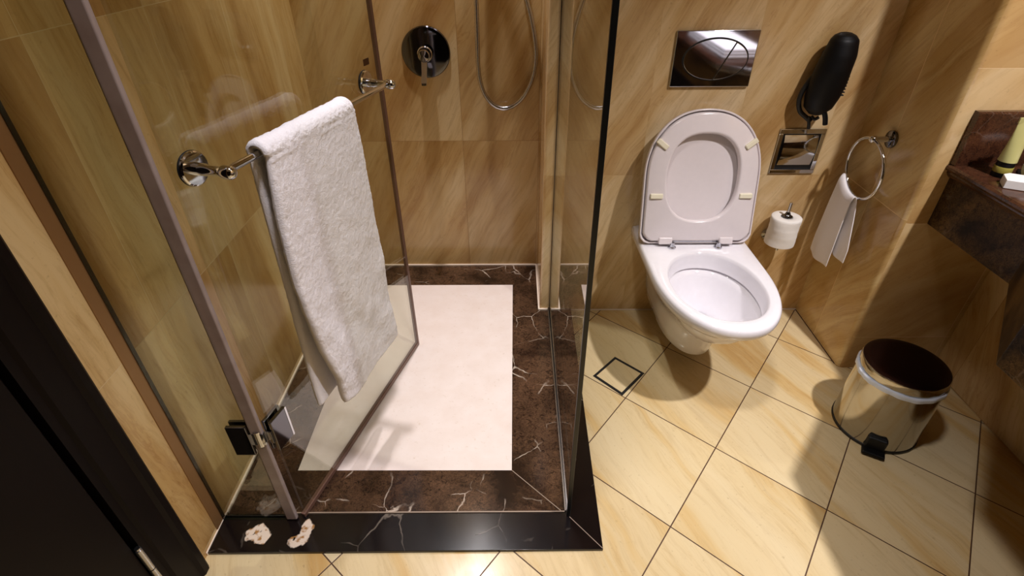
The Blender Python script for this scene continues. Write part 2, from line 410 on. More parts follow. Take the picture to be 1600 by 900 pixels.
# dark door and its casing in the left wall
cas = [(.690, XL), (.690, XL + .016), (.683, XL + .021), (.668, XL + .021), (.660, XL + .015), (.612, XL + .015), (.606, XL + .008), (.590, XL + .008), (.590, XL - .1), (.64, XL - .1), (.64, XL)]
d = MB().prism([(x, y) for (y, x) in cas], 0, 2.0).build('door_1', M['dark_wood'], smooth=30)
struct(d)
struct(MB().box(XL - .035, XL + .004, -.28, .578, .006, 1.96).build('door_leaf', M['dark_wood'], d, bevel=.003))
struct(MB().box(XL - .099, XL - .04, -.30, .59, 0, 1.99).build('door_stop', M['dark_wood'], d))
hb = MB().tube([(XL + .010, .583, .125), (XL + .010, .583, .190)], .007, 16).tube([(XL + .010, .583, .193), (XL + .010, .583, .262)], .007, 16)
hb.tube([(XL + .010, .583, .262), (XL + .010, .583, .268)], .0055, 16)
struct(hb.build('door_hinge', M['satin'], d, smooth=40))

# drain cover set in the floor
dc = [Vector(p) for p in ((.272, 1.350), (.359, 1.443), (.444, 1.362), (.354, 1.262))]
cen = sum(dc, Vector((0, 0))) / 4
def ringpoly(f0, f1, z0, z1, mb):
    for i in range(4):
        a, b = dc[i], dc[(i + 1) % 4]
        q = [cen + (a - cen) * f1, cen + (b - cen) * f1, cen + (b - cen) * f0, cen + (a - cen) * f0]
        mb.prism([(p.x, p.y) for p in q], z0, z1)
    return mb
dr = thing('floor_drain', 'square tile-in floor drain with black gap between toilet and shower', 'drain', (cen.x, cen.y, 0))
ringpoly(.90, 1.06, 0, .0008, MB()).build('gap_frame', M['gap'], dr)
MB().prism([tuple(cen + (p - cen) * .90) for p in dc], 0, .0012).build('cover_tile', M['floor'], dr)

# ------------------------------------------------------------------ shower enclosure
HT = 2.0
def pane(mb, a, b, z0, z1, th):
    a = Vector((a[0], a[1], 0)); b = Vector((b[0], b[1], 0)); dd = (b - a).normalized(); n = Vector((-dd.y, dd.x, 0)) * th / 2
    mb.prism([(p.x, p.y) for p in (a - n, b - n, b + n, a + n)], z0, z1)
    return mb
def glass_build(mb, name, parent, along):
    o = mb.build(name, [M['glass'], M['glass_edge']], parent)
    al = Vector((along[0], along[1], 0)).normalized()
    for p in o.data.polygons:
        if abs(p.normal.dot(al)) > .7 or abs(p.normal.z) > .7: p.material_index = 1
    return o
# fixed side pane next to the left wall
fp = thing('shower_side_pane', 'narrow fixed glass shower pane against the left wall beside the dark door', 'glass panel', (XL, .806, 0))
glass_build(pane(MB(), (XL + .005, .809), (-.606, .809), .010, HT, .008), 'glass', fp, (1, 0))
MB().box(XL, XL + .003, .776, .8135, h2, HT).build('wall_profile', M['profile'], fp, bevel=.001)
MB().box(XL, XL + .004, .8135, .816, h2, HT).build('wall_seal', M['glass_edge'], fp)
MB().box(XL + .006, -.60, .813, .8165, h2, .014).build('bottom_seal', M['black_edge'], fp)
MB().box(-.606, -.577, .803, .815, .012, HT).build('edge_seal', M['seal'], fp, bevel=.004, bseg=3)

# hinged glass door, open inwards
hp = Vector((-.563, .82, 0)); tp = Vector((-.368, 1.51, 0)); dd = (tp - hp).normalized(); nn = Vector((dd.y, -dd.x, 0))
DM = Matrix.Identity(4)                       # local: x along door, y = outward (towards the room), z up
for i in range(3): DM[i][0], DM[i][1], DM[i][3] = dd[i], nn[i], hp[i]
DW = .717
sd = thing('hinged_glass_panel', 'hinged clear glass shower door standing open into the shower, with towel rail', 'shower door', tuple(hp))
o = MB().box(.0, DW, -.004, .004, .016, HT, DM).build('glass', [M['glass'], M['glass_edge']], sd)
for p in o.data.polygons:
    if p.normal.dot(dd) > .7 or abs(p.normal.z) > .7: p.material_index = 1
MB().box(DW - .004, DW + .009, -.0055, .0055, .016, HT, DM).build('edge_seal', M['seal_brown'], sd, bevel=.002)
MB().box(-.006, DW + .008, -.006, .006, .006, .022, DM).build('bottom_seal', M['seal_brown'], sd, bevel=.002)
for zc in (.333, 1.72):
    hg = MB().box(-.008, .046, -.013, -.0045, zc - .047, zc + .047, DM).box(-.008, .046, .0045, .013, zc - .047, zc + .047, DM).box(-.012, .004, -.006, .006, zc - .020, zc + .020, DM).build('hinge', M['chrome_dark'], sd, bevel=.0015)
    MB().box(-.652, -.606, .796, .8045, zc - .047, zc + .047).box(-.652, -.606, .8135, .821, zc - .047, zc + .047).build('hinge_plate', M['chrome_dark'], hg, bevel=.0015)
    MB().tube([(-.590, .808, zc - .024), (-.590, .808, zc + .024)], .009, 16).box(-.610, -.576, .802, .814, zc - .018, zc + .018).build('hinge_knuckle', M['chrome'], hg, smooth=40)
    MB().box(.041, .046, .013, .0138, zc - .047, zc + .047, DM).build('hinge_glint', M['chrome'], hg)  # bright strip stands in for the highlight on the hinge edge
# towel rail on the outer face of the door
rail = MB().tube([DM @ Vector((.038, .070, .966)), DM @ Vector((.630, .070, .966))], .0068, 18).build('towel_rail', M['chrome'], sd, smooth=60)
rail['label'] = 'chrome towel rail on two round wall roses'
for s0 in (.038, .630):
    m = DM @ axis_matrix((s0, .004, .966), (0, 1, 0))
    MB().lathe([(.0, 0), (.0295, 0), (.0305, .002), (.0305, .003), (.0, .0032)], m).build('gasket', M['black_rubber'], rail, smooth=40)
    MB().lathe([(.0, .003), (.029, .003), (.030, .005), (.0295, .008), (.027, .010), (.012, .0105), (.0, .0105)], m).build('rose', M['chrome'], rail, smooth=35)
    MB().lathe([(.0, .009), (.0115, .009), (.0105, .030), (.0085, .036), (.0085, .058), (.0105, .062), (.0120, .066), (.0120, .078), (.010, .084), (.006, .087), (.0, .088)], m, 24).build('post', M['chrome'], rail, smooth=50)
MB().box(.640, .668, .0041, .0046, 1.003, 1.019, DM).build('sticker', M['sticker'], sd)
# right-hand fixed pane
rp = thing('shower_screen', 'fixed glass shower screen between shower and toilet, seen nearly edge on', 'glass panel', (.137, 1.27, 0))
glass_build(pane(MB(), (.1375, .822), (.1395, YT - .004), h2, HT, .009), 'glass', rp, (0, 1))
MB().box(.1325, .1425, .815, .823, h2, HT).build('edge_seal', M['black_edge'], rp, bevel=.001)
MB().box(.1325, .1345, .83, YT - .004, h2, .016).box(.1425, .1450, .83, YT - .004, h2, .016).build('floor_channel', M['black_edge'], rp)
MB().box(.1285, .1322, .83, YT - .004, h2, .013).build('floor_bead', M['satin'], rp)
MB().box(.1340, .1435, YT - .006, YT, h2, HT).build('wall_seal', M['black_edge'], rp)

# shower mixer
vm = thing('shower_mixer', 'round chrome shower mixer with lever on the back wall of the shower', 'shower mixer', (-.322, YB, .914))
m = axis_matrix((-.322, YB, .914), (0, -1, 0))
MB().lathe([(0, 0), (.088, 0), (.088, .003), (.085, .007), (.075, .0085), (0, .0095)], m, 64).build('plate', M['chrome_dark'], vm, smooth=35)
MB().lathe([(0, .009), (.027, .009), (.027, .034), (.024, .038), (0, .040)], m, 32).build('cartridge', M['chrome'], vm, smooth=35)
lv = MB().lathe([(0, .040), (.021, .040), (.022, .044), (.022, .060), (.019, .066), (0, .068)], m, 32)
lv.loft([[Vector((-.322 + sx * wd, YB - yy, .914 + zz + sz * th)) for sx, sz in ((-1, -1), (1, -1), (1, 1), (-1, 1))] for (yy, zz, wd, th) in ((.052, -.006, .012, .008), (.066, -.030, .010, .006), (.086, -.058, .009, .005), (.108, -.080, .010, .004), (.114, -.086, .008, .003))])
lv.build('lever', M['chrome'], vm, smooth=45)

# hand shower: hose loop, wall elbow and rail above the picture
hs = thing('hand_shower', 'chrome shower hose hanging in a long loop on the shower back wall', 'hand shower', (-.13, YB, 1.6))
pts = [(-.128, YB - .050, 1.62), (-.130, YB - .040, 1.35), (-.131, YB - .035, 1.08), (-.132, YB - .035, .95), (-.133, YB - .034, .872), (-.128, YB - .034, .820), (-.112, YB - .034, .772), (-.082, YB - .034, .736), (-.046, YB - .034, .722), (-.008, YB - .034, .731), (.030, YB - .034, .764), (.058, YB - .034, .815), (.071, YB - .034, .865), (.074, YB - .034, .915), (.068, YB - .034, .97), (.055, YB - .034, 1.03), (.040, YB - .036, 1.08), (.022, YB - .040, 1.14), (.012, YB - .045, 1.20)]
def smooth_path(P, n):
    P = [Vector(p) for p in P]; out = []
    for i in range(len(P) - 1):
        p0, p1, p2, p3 = P[max(i - 1, 0)], P[i], P[i + 1], P[min(i + 2, len(P) - 1)]
        for k in range(n):
            t = k / n
            out.append(.5 * ((2 * p1) + (p2 - p0) * t + (2 * p0 - 5 * p1 + 4 * p2 - p3) * t * t + (3 * p1 - p0 - 3 * p2 + p3) * t ** 3))
    return out + [P[-1]]
MB().tube(smooth_path(pts, 22), .0076, 12, rib=.0009).build('hose', M['satin'], hs, smooth=60)
MB().tube([(.012, YB, 1.225), (.012, YB - .045, 1.225), (.012, YB - .045, 1.19)], .011, 16).lathe([(0, 0), (.028, 0), (.027, .008), (0, .010)], axis_matrix((.012, YB, 1.225), (0, -1, 0)), 32).build('wall_elbow', M['chrome'], hs, smooth=40)
MB().tube([(-.128, YB - .05, 1.45), (-.128, YB - .05, 1.98)], .009, 16).tube([(-.128, YB, 1.46), (-.128, YB - .05, 1.46)], .011, 16).tube([(-.128, YB, 1.97), (-.128, YB - .05, 1.97)], .011, 16).build('slide_rail', M['chrome'], hs, smooth=40)
MB().tube([(-.128, YB - .060, 1.62), (-.128, YB - .075, 1.70), (-.128, YB - .10, 1.80)], .012, 16).lathe([(0, -.008), (.030, -.006), (.045, .006), (.046, .014), (.043, .018), (0, .018)], axis_matrix((-.128, YB - .115, 1.81), (0, -.8, -.6)), 32).build('handset', M['chrome'], hs, smooth=40)

# ------------------------------------------------------------------ bath towel on the rail
def nz(p, sc, seed=0.0): return noise.noise(Vector(p) * sc + Vector((seed, seed * 1.7, seed * .3)))
def make_bath_towel():
    # centre line in (n, z)
    zb = .966; C = []
    R = .0165
    nf, nb = 40, 38
    zf0, zb0 = .292, .318
    for i in range(nf): 
        t = i / nf; z = zf0 + (zb - zf0) * t
        C.append((.070 + R + .006 * (1 - t), z, 0))
    for i in range(11):
        a = PI * i / 10; C.append((.070 + R * math.cos(a), zb + R * math.sin(a), 1))
    for i in range(1, nb + 1):
        t = i / nb; z = zb - (zb - zb0) * t
        C.append((.070 - R - .010 * t, z, 2))
    # subdivide lengthwise
    P = []
    for i in range(len(C) - 1):
        for k in range(5):
            t = k / 5; P.append(tuple(C[i][j] * (1 - t) + C[i + 1][j] * t for j in range(3)))
    P.append(C[-1])
    N = len(P); NS = 130
    # arc-length normal
    def edge(u, part, z):      # s limits of the cloth at this height
        f = max(0, (.966 - z) / .67)
        if part < 1:
            a = .124 - .026 * math.sin(min(1, f * 1.15) * PI) + .030 * f ** 3; b = .428 + .008 * f
        else:
            a = .120 - .006 * f; b = .424 + .002 * f
        return a, b
    outer, inner = [], []
    for i, (n_, z_, part) in enumerate(P):
        a = P[max(i - 1, 0)]; b = P[min(i + 1, N - 1)]
        t = Vector((b[0] - a[0], b[1] - a[1])).normalized(); nr = Vector((t.y, -t.x))   # outward (room side on front)
        s0, s1 = edge(i / N, part, z_)
        de = min(i, N - 1 - i) * .0034                                       # distance to the hem
        tz = max(0, min(1, (z_ - .86) / .10)); tz = tz * tz * (3 - 2 * tz)
        th = (.0095 if part > 1 else .0115) * (1 - tz) + .0085 * tz
        re = math.sqrt(max(0.0, 1 - (1 - min(1, de / .010)) ** 2)) if de < .010 else 1
        ro, ri = [], []
        for k in range(NS + 1):
            q = k / NS; s = s0 + (s1 - s0) * (.5 - .5 * math.cos(PI * q)) * .35 + (s1 - s0) * q * .65
            ds = min(s - s0, s1 - s)
            rs = math.sqrt(max(0.0, 1 - (1 - min(1, ds / .011)) ** 2))
            tt = th * max(.04, min(rs, 1)) * max(.05, re)
            # folds
            fz = max(0, min(1, (.93 - z_) / .5))
            fold = .0030 * math.sin((s - .1) * 30 + 3.0 * (z_ - .3) + 6 * nz((s, z_, 0), 4)) * fz
            fold += (.0055 * nz((s * 1.6, z_ * .7, .3 + part), 9, 3.1) + .003 * nz((s * 1.4, z_, .3 + part), 22, 4.1)) * (.25 + .75 * fz)
            if part > 1.5: fold *= .4
            # the two bottom corners sag unevenly
            zz = z_
            if i < 50: zz += (1 - i / 50) * (.018 * (q - .25) if q > .25 else .03 * (.25 - q) ** 2 * 6)
            fu = .0005 * nz((s, z_, part), 60, 1) + .0013 * nz((s, z_, part), 230, 5)
            fu2 = .0016 * nz((s, z_, part + 9), 90, 1)
            po = Vector((n_, zz)) + nr * (tt + fold + fu * min(1, tt / .006)); pi = Vector((n_, zz)) + nr * (-tt + fold + fu2 * min(1, tt / .006) * .5)
            ro.append(DM @ Vector((s, po.x, po.y))); ri.append(DM @ Vector((s, pi.x, pi.y)))
        outer.append(ro); inner.append(ri)
    rings = [o_ + i_[::-1] for o_, i_ in zip(outer, inner)]
    return MB().loft(rings)
bt = make_bath_towel().build('bath_towel', M['terry'], smooth=0)
tag(bt, 'large white terry bath towel folded over the rail of the shower door', 'towel')

# ------------------------------------------------------------------ toilet
TX = .613
def polar_loop(outline, c, angles):
    out = []
    n = len(outline)
    for a in angles:
        d_ = Vector((math.cos(a), math.sin(a))); best = None
        for i in range(n):
            p, q = Vector(outline[i]), Vector(outline[(i + 1) % n]); e = q - p
            den = d_.x * e.y - d_.y * e.x
            if abs(den) < 1e-12: continue
            w_ = p - c; t = (w_.x * e.y - w_.y * e.x) / den; u = (w_.x * d_.y - w_.y * d_.x) / den
            if t > 0 and -1e-6 <= u <= 1 + 1e-6 and (best is None or t > best): best = t
        out.append(c + d_ * (best or .01))
    return out
def D_outline(w_, L, back, flat=.55, p=2.25, cr=.012, wb=None):
    # half width w_, front distance L from the wall, starting at 'back'; flat: where the sides begin to curve
    wb = w_ if wb is None else wb
    y0 = back + (L - back) * flat; pts = []
    for i in range(41):
        a = -PI / 2 + PI * i / 40
        x = w_ * math.copysign(abs(math.sin(a)) ** (2 / p), math.sin(a)); y = y0 + (L - y0) * abs(math.cos(a)) ** (2 / p)
        pts.append((x, y))
    pts = [(-wb, back + cr), ] + pts + [(wb, back + cr), (wb - cr, back), (-wb + cr, back)]
    return pts
tc = Vector((0, .365))
angs = [2 * PI * i / 120 for i in range(120)]
def ring3(outline, z, c=tc, zf=None):
    return [Vector((TX + p.x, YT - p.y, z + (zf(p) if zf else 0))) for p in polar_loop(outline, c, angs)]
def ell(w_, y0, y1, p=2.2):
    c = (y0 + y1) / 2; b = (y1 - y0) / 2
    return [(w_ * math.copysign(abs(math.cos(2 * PI * i / 80)) ** (2 / p), math.cos(2 * PI * i / 80)), c + b * math.copysign(abs(math.sin(2 * PI * i / 80)) ** (2 / p), math.sin(2 * PI * i / 80))) for i in range(80)]
tl = thing('toilet', 'white wall-hung toilet with seat and lid up below the flush plate', 'toilet', (TX, YT, 0))
ZR = .386
rings = []
c2 = Vector((0, .20))
for (z, w_, L, fl) in ((.070, .060, .325, .45), (.066, .075, .345, .45), (.080, .088, .362, .45), (.120, .096, .375, .45), (.17, .104, .392, .45), (.22, .116, .425, .45), (.262, .132, .475, .47), (.295, .148, .525, .48), (.318, .160, .565, .5), (.335, .170, .590, .5), (.345, .176, .602, .5), (.352, .1795, .608, .5), (.366, .1820, .613, .5), (.378, .1815, .612, .5), (.384, .1785, .608, .5), (.3865, .174, .602, .5)):
    ol = D_outline(w_, L, 0.0, fl, 2.2, .004)
    c_ = Vector((0, L * .58))
    rings.append([Vector((TX + p.x * 1.015 + p.y * .022 - .005, YT - p.y, z)) for p in polar_loop(ol, c_, angs)])
ib, i1 = .196, .562
for (z, w_, a, b) in ((.3865, .142, ib - .006, i1 + .007), (.3835, .137, ib - .001, i1 + .001), (.374, .134, ib + .002, i1 - .002), (.350, .132, ib + .004, i1 - .004), (.334, .130, ib + .006, i1 - .006), (.330, .129, ib + .007, i1 - .007), (.329, .1375, ib - .001, i1 + .001), (.322, .1375, ib - .001, i1 + .001),
                      (.318, .127, ib + .010, i1 - .010), (.300, .121, ib + .018, i1 - .016), (.270, .108, ib + .030, i1 - .035), (.235, .090, ib + .040, i1 - .075), (.205, .066, ib + .050, i1 - .130), (.190, .052, ib + .055, i1 - .165), (.165, .046, ib + .062, i1 - .185), (.14, .038, ib + .075, i1 - .205)):
    o_ = ell(w_, a, b, 2.15); c_ = Vector((0, (a + b) / 2 ))
    rings.append([Vector((TX + p.x * 1.015 + p.y * .022 - .005, YT - p.y, z)) for p in polar_loop(o_, c_, angs)])
MB().loft(rings).build('bowl', M['ceramic'], tl, smooth=55)
MB().prism([(TX + x, YT - y) for (x, y) in ell(.051, ib + .056, i1 - .166, 2.0)], .1835, .1865).build('water', M['water'], tl, smooth=40)
# a bracket end on the underside and two seat hinges
hl = math.radians(76)
LM = Matrix.Translation((TX - .004, YT - .135, ZR + .018)) @ Matrix.Rotation(hl, 4, 'X')       # local x across, y up the lid, z towards the camera
def lid_outline(w_, s0, s1, fl, p=2.25, cr=.02):
    return D_outline(w_, s1, s0, fl, p, cr)
la = angs; lc = Vector((0, .205))
def lring(ol, z, c=lc): return [LM @ Vector((p.x, p.y, z)) for p in polar_loop(ol, c, la)]
lidr = []
for (z, e) in ((-.014, .022), (-.016, .012), (-.013, .004), (-.006, .0), (.009, .0), (.0115, .0012), (.0120, .003), (.0115, .0048), (.009, .0058), (-.004, .0062), (-.005, .010)):
    lidr.append(lring(lid_outline(.1885 - e, -.012 + e, .424 - e, .50), z))
MB().loft(lidr).build('lid', M['seat'], tl, smooth=50)
so = lambda e: lid_outline(.1800 - e, -.003 + e, .4155 - e, .50, 2.25, .022)
ho = lambda e: ell(.1165 - e, .068 + e, .350 - e, 2.45)
sr = []
for (z, e) in ((.001, .008), (.002, .001), (.014, .001), (.019, .003), (.021, .007)): sr.append(lring(so(e), z))
for (z, e) in ((.0235, -.012), (.0245, -.008), (.0245, -.004), (.022, -.001), (.015, .001), (.007, .002), (.0035, .0)): sr.append(lring(ho(e), z))
MB().loft(sr, close=True).build('seat', M['seat'], tl, smooth=50)
seat_o = bpy.data.objects['seat']; lid_o = bpy.data.objects['lid']
for (bx, by, an) in ((-.141, .318, -38), (.141, .318, 38), (-.146, .152, 0), (.146, .152, 0)):
    bm_ = LM @ Matrix.Translation((bx, by, .018)) @ Matrix.Rotation(math.radians(an), 4, 'Z')
    MB().box(-.021, .021, -.0085, .0085, 0, .011, bm_).build('bumper', M['bumper'], seat_o, bevel=.0035, bseg=3)
for sx in (-1, 1):
    hm = LM @ Matrix.Translation((sx * .102, .0, 0))
    MB().box(-.023, .023, -.012, .012, -.004, .026, hm).build('hinge_block', M['seat'], lid_o, bevel=.004, bseg=3)
    MB().lathe([(0, 0), (.013, 0), (.013, .004), (.008, .006), (.007, .018), (0, .019)], Matrix.Translation((TX - .004 + sx * .078, YT - .163, ZR)), 24).build('hinge_post', M['chrome'], lid_o, smooth=40)
MB().tube([LM @ Vector((-.085, -.002, .012)), LM @ Vector((.085, -.002, .012))], .0045, 12).build('hinge_rod', M['chrome'], lid_o, smooth=60)

# flush plate
fx0, fx1, fz0, fz1 = .480, .726, .874, 1.036
fl_ = thing('flush_plate', 'rectangular polished chrome dual flush plate on the wall over the toilet', 'flush plate', (.603, YT, .955))
pts_p = [(fx0, fz0), (fx1, fz0), (fx1, fz1), (fx0, fz1)]
MB().prism(pts_p, YT - .009, YT, 'y').build('plate', M['chrome'], fl_, bevel=.003, bseg=3)
oc = Vector((.606, .955))
def oval_half(side):
    ol = [(oc.x + .096 * math.cos(2 * PI * i / 96), oc.y + .058 * math.sin(2 * PI * i / 96)) for i in range(96)]
    ld = Vector((.028, .058)); ln = Vector((ld.y, -ld.x)).normalized(); o0 = oc + Vector((.030, 0)) + ln * (.0012 * side)
    keep = []; n = len(ol)
    for i in range(n):
        a, b = Vector(ol[i]), Vector(ol[(i + 1) % n]); da, db = (a - o0).dot(ln) * side, (b - o0).dot(ln) * side
        if da >= 0: keep.append(tuple(a))
        if da * db < 0: keep.append(tuple(a + (b - a) * (da / (da - db))))
    return keep
MB().prism([(oc.x + .1 * math.cos(2 * PI * i / 96), oc.y + .062 * math.sin(2 * PI * i / 96)) for i in range(96)], YT - .0098, YT - .0085, 'y').build('button_gap', M['gap'], fl_)
for sd_ in (-1, 1):
    MB().prism(oval_half(sd_), YT - .0135, YT - .0088, 'y').build('flush_button', M['chrome'], fl_, bevel=.0018, bseg=3)

# recessed chrome paper box
pb = thing('paper_box', 'square recessed chrome toilet paper holder in the wall under the hairdryer', 'paper holder', (.943, YT, .662))
bx0, bx1, bz0, bz1 = .867, 1.018, .586, .739
fr = MB()
for (a, b, c_, d_) in ((bx0, bx1, bz1 - .016, bz1), (bx0, bx1, bz0, bz0 + .014), (bx0, bx0 + .014, bz0 + .014, bz1 - .016), (bx1 - .014, bx1, bz0 + .014, bz1 - .016)):
    fr.box(a, b, YT - .006, YT, c_, d_)
fr.build('frame', M['chrome'], pb, bevel=.0015)
MB().box(bx0 + .014, bx1 - .014, YT - .0012, YT, bz0 + .014, bz1 - .016).build('back_plate', M['gap'], pb)
MB().grid(lambda u, v: Vector((bx0 + .020 + (bx1 - bx0 - .040) * u, YT - .0014 - .012 * math.sin(PI * (.06 + .9 * v)), bz1 - .020 - (bz1 - bz0 - .050) * v)), 2, 24).build('curved_cover', M['chrome'], pb, smooth=60)

# toilet roll on its upright pin holder
rx, ry, rz0, rz1 = .944, 1.668, .346, .452
rh = thing('roll_holder', 'chrome upright pin holder for the toilet roll on the wall right of the toilet', 'roll holder', (rx, YT, .40))
MB().lathe([(0, 0), (.020, 0), (.020, .005), (0, .007)], axis_matrix((rx - .02, YT, .350), (0, -1, 0)), 32).build('rose', M['chrome'], rh, smooth=40)
MB().tube([(rx - .02, YT, .350), (rx - .015, YT - .04, .345), (rx - .004, ry + .004, .334), (rx, ry, .327)], .006, 14).tube([(rx, ry, .318), (rx, ry, .505)], .0052, 16).build('pin', M['chrome'], rh, smooth=50)
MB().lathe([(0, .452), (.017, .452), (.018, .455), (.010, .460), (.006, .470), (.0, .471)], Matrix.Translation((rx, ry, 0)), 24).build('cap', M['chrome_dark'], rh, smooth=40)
prof = []
def roll():
    mb = MB(); seg = 64
    pr_ = [(.019, rz0 + .002), (.019, rz1 - .002), (.021, rz1), (.046, rz1 + .0005), (.049, rz1 - .002), (.0495, rz1 - .008)] + [(.0495 + .0005 * math.sin(k * 2.1), rz1 - .01 - k * .0085) for k in range(1, 10)] + [(.049, rz0 + .002), (.046, rz0), (.021, rz0)]
    rings_ = []
    for k in range(seg):
        a = 2 * PI * k / seg
        rings_.append([Vector((rx + (q[0] + (.0011 * math.sin(a * 2 + q[1] * 60) if q[0] > .04 else 0)) * math.cos(a), ry + (q[0] + (.0011 * math.sin(a * 2 + q[1] * 60) if q[0] > .04 else 0)) * math.sin(a), q[1])) for q in pr_])
    return mb.loft(rings_, close=True)
tr_ = roll().build('toilet_roll', M['paper'], smooth=50)
tag(tr_, 'white toilet roll standing on the upright chrome pin', 'toilet roll')

# towel ring + hand towel on the partition
tr = thing('towel_ring', 'round chrome towel ring on the short wall between toilet and vanity', 'towel ring', (XP, 1.575, .757))
m = axis_matrix((XP, 1.575, .757), (-1, 0, 0))
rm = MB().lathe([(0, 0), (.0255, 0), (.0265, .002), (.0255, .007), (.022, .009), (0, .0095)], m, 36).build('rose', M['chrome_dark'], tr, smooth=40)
MB().lathe([(0, .009), (.0095, .009), (.0085, .03), (.0085, .046), (.0105, .050), (.0105, .062), (.007, .066), (0, .067)], m, 20).build('post', M['chrome'], tr, smooth=45)
RC = Vector((XP - .056, 1.575, .664)); RR = .093
ringp = [RC + Vector((.010 * math.cos(2 * PI * i / 72) * 0 + .006 * (1 - math.cos(2 * PI * i / 72)), RR * math.sin(2 * PI * i / 72), RR * math.cos(2 * PI * i / 72))) for i in range(72)]
MB().tube(ringp, .0048, 12, closed=True).build('ring', M['chrome'], tr, smooth=60)
def hand_towel():
    mb = MB(); nu, nv = 30, 70
    # u along ring arc, v over the cloth: front hem -> over the ring -> back hem
    def base(u):
        a = math.radians(122 + 70 * u)     # clockwise from top seen from the room; bottom = 180
        return RC + Vector((.0, RR * math.sin(a), RR * math.cos(a)))
    def fn(u, v):
        b = base(u); b.x = XP - .056
        if v < .55:
            t = 1 - v / .55; side = -1; L = .262 + .005 * math.sin(5 * u)
        else:
            t = (v - .55) / .45; side = 1; L = .215
        drop = L * t
        off = .0085 + .002 * min(1, t * 3)
        if t < .06: off = .0085 * math.sin(max(.0, t / .06) * PI / 2)
        x = b.x + side * off + .0035 * math.sin(u * 8 + .6) * t
        if side < 0: y = b.y + ((b.y - 1.605) * .22 + .010) * min(1, t * 1.3)
        else: y = b.y + ((b.y - 1.605) * -.10 - .050) * min(1, t * 1.3)
        z0 = b.z + (.0085 * math.cos(min(1, t / .06) * PI / 2))
        z = z0 - drop + (.0 if side < 0 else 0) + (RC.z - RR - b.z) * min(1, t * 1.6) * .75
        return Vector((x, y, z))
    mb.grid(fn, nu, nv)
    return mb
ht = hand_towel().build('hand_towel', M['linen'], smooth=0, solid=.0035, subsurf=1)
tag(ht, 'small white hand towel hanging through the chrome towel ring', 'towel')

# hairdryer in its wall cradle
hd = thing('hairdryer', 'black hairdryer hanging on the wall right of the flush plate', 'hairdryer', (.96, YT, .90))
bax = [(.952, YT - .052, 1.036), (.952, YT - .052, 1.034), (.9525, YT - .053, 1.028), (.953, YT - .055, 1.016), (.951, YT - .056, .975), (.946, YT - .055, .935), (.945, YT - .050, .895), (.943, YT - .047, .855), (.942, YT - .043, .820), (.942, YT - .040, .800)]
brad = [(.004, .004), (.016, .014), (.029, .025), (.039, .034), (.047, .043), (.050, .046), (.053, .047), (.050, .043), (.041, .037), (.020, .019)]
rings = []
for i in range(45):
    f = i / 44 * (len(bax) - 1); k = min(int(f), len(bax) - 2); t = f - k
    p = Vector(bax[k]).lerp(Vector(bax[k + 1]), t); a = Vector(brad[k]).lerp(Vector(brad[k + 1]), t) if False else Vector((brad[k][0] * (1 - t) + brad[k + 1][0] * t, brad[k][1] * (1 - t) + brad[k + 1][1] * t, 0))
    rings.append([p + Vector((a.x * math.cos(2 * PI * q / 32), -a.y * math.sin(2 * PI * q / 32), 0)) for q in range(32)])
MB().loft(rings).build('body', M['black_plastic'], hd, smooth=60)
MB().box(.925, .985, YT - .020, YT, .83, .98).build('wall_cradle', M['black_rubber'], hd, bevel=.006)
gr = MB()
for i in range(7): gr.box(.975, .9925, YT - .075 + .0, YT - .035, .862 + i * .009, .866 + i * .009)
gr.build('side_grille', M['black_rubber'], hd, bevel=.0015)
MB().tube(smooth_path([(.955, YT - .060, .815), (.965, YT - .062, .795), (.972, YT - .062, .772)], 6), .0075, 12).build('hanging_loop', M['black_plastic'], hd, smooth=60)
MB().tube(smooth_path([(.918, YT - .040, .930), (.900, YT - .036, .905), (.886, YT - .033, .868), (.885, YT - .031, .835), (.897, YT - .032, .805), (.918, YT - .036, .788), (.936, YT - .036, .775)], 8), .0072, 12).build('cord', M['black_rubber'], hd, smooth=60)
MB().tube(smooth_path([(.925, YT - .04, .79), (.932, YT - .04, .770), (.936, YT - .04, .752)], 6), .005, 10).tube(smooth_path([(.936, YT - .035, .79), (.946, YT - .04, .782), (.955, YT - .045, .79)], 6), .005, 10).build('cord_end', M['black_rubber'], hd, smooth=60)

# ------------------------------------------------------------------ pedal bin
bxc, byc = 1.118, 1.135
pb_ = thing('pedal_bin', 'round stainless steel pedal bin on the floor beneath the vanity', 'bin', (bxc, byc, 0))
Mb = Matrix.Translation((bxc, byc, 0))
MB().lathe([(0, .0), (.115, .0), (.1175, .003), (.1175, .010), (.1155, .012), (0, .012)], Mb, 64).build('base_ring', M['black_rubber'], pb_, smooth=40)
MB().lathe([(.09, .011), (.1155, .011), (.1145, .06), (.1125, .15), (.110, .222), (.106, .224), (.10, .224)], Mb, 64).build('body', M['steel'], pb_, smooth=40)
bg = []
for z, rr in ((.216, .1125), (.213, .1155), (.2215, .1160), (.2275, .1145), (.2295, .109), (.226, .104)):
    bg.append([Vector((bxc + (rr + .0011 * math.sin(a * 17) + .0009 * math.sin(a * 31 + 1)) * math.cos(a), byc + (rr + .0011 * math.sin(a * 17)) * math.sin(a), z + .0018 * math.sin(a * 5 + 1))) for a in [2 * PI * k / 96 for k in range(96)]])
MB().loft(bg).build('liner_bag', M['bag'], pb_, smooth=60)
MB().lathe([(.10, .228), (.1105, .229), (.1115, .232), (.1110, .252), (.1100, .2555), (.1085, .2565)], Mb, 64).build('lid_rim', M['steel'], pb_, smooth=40)
MB().lathe([(0, .2630), (.05, .2625), (.09, .2610), (.104, .2590), (.1085, .2568), (.1085, .252), (0, .250)], Mb, 64).build('lid', plain('dark_reflect_lid', (.040, .018, .014, 1), .38, 1.0), pb_, smooth=60)  # dark reflection from under the counter put into the lid colour
hous = None
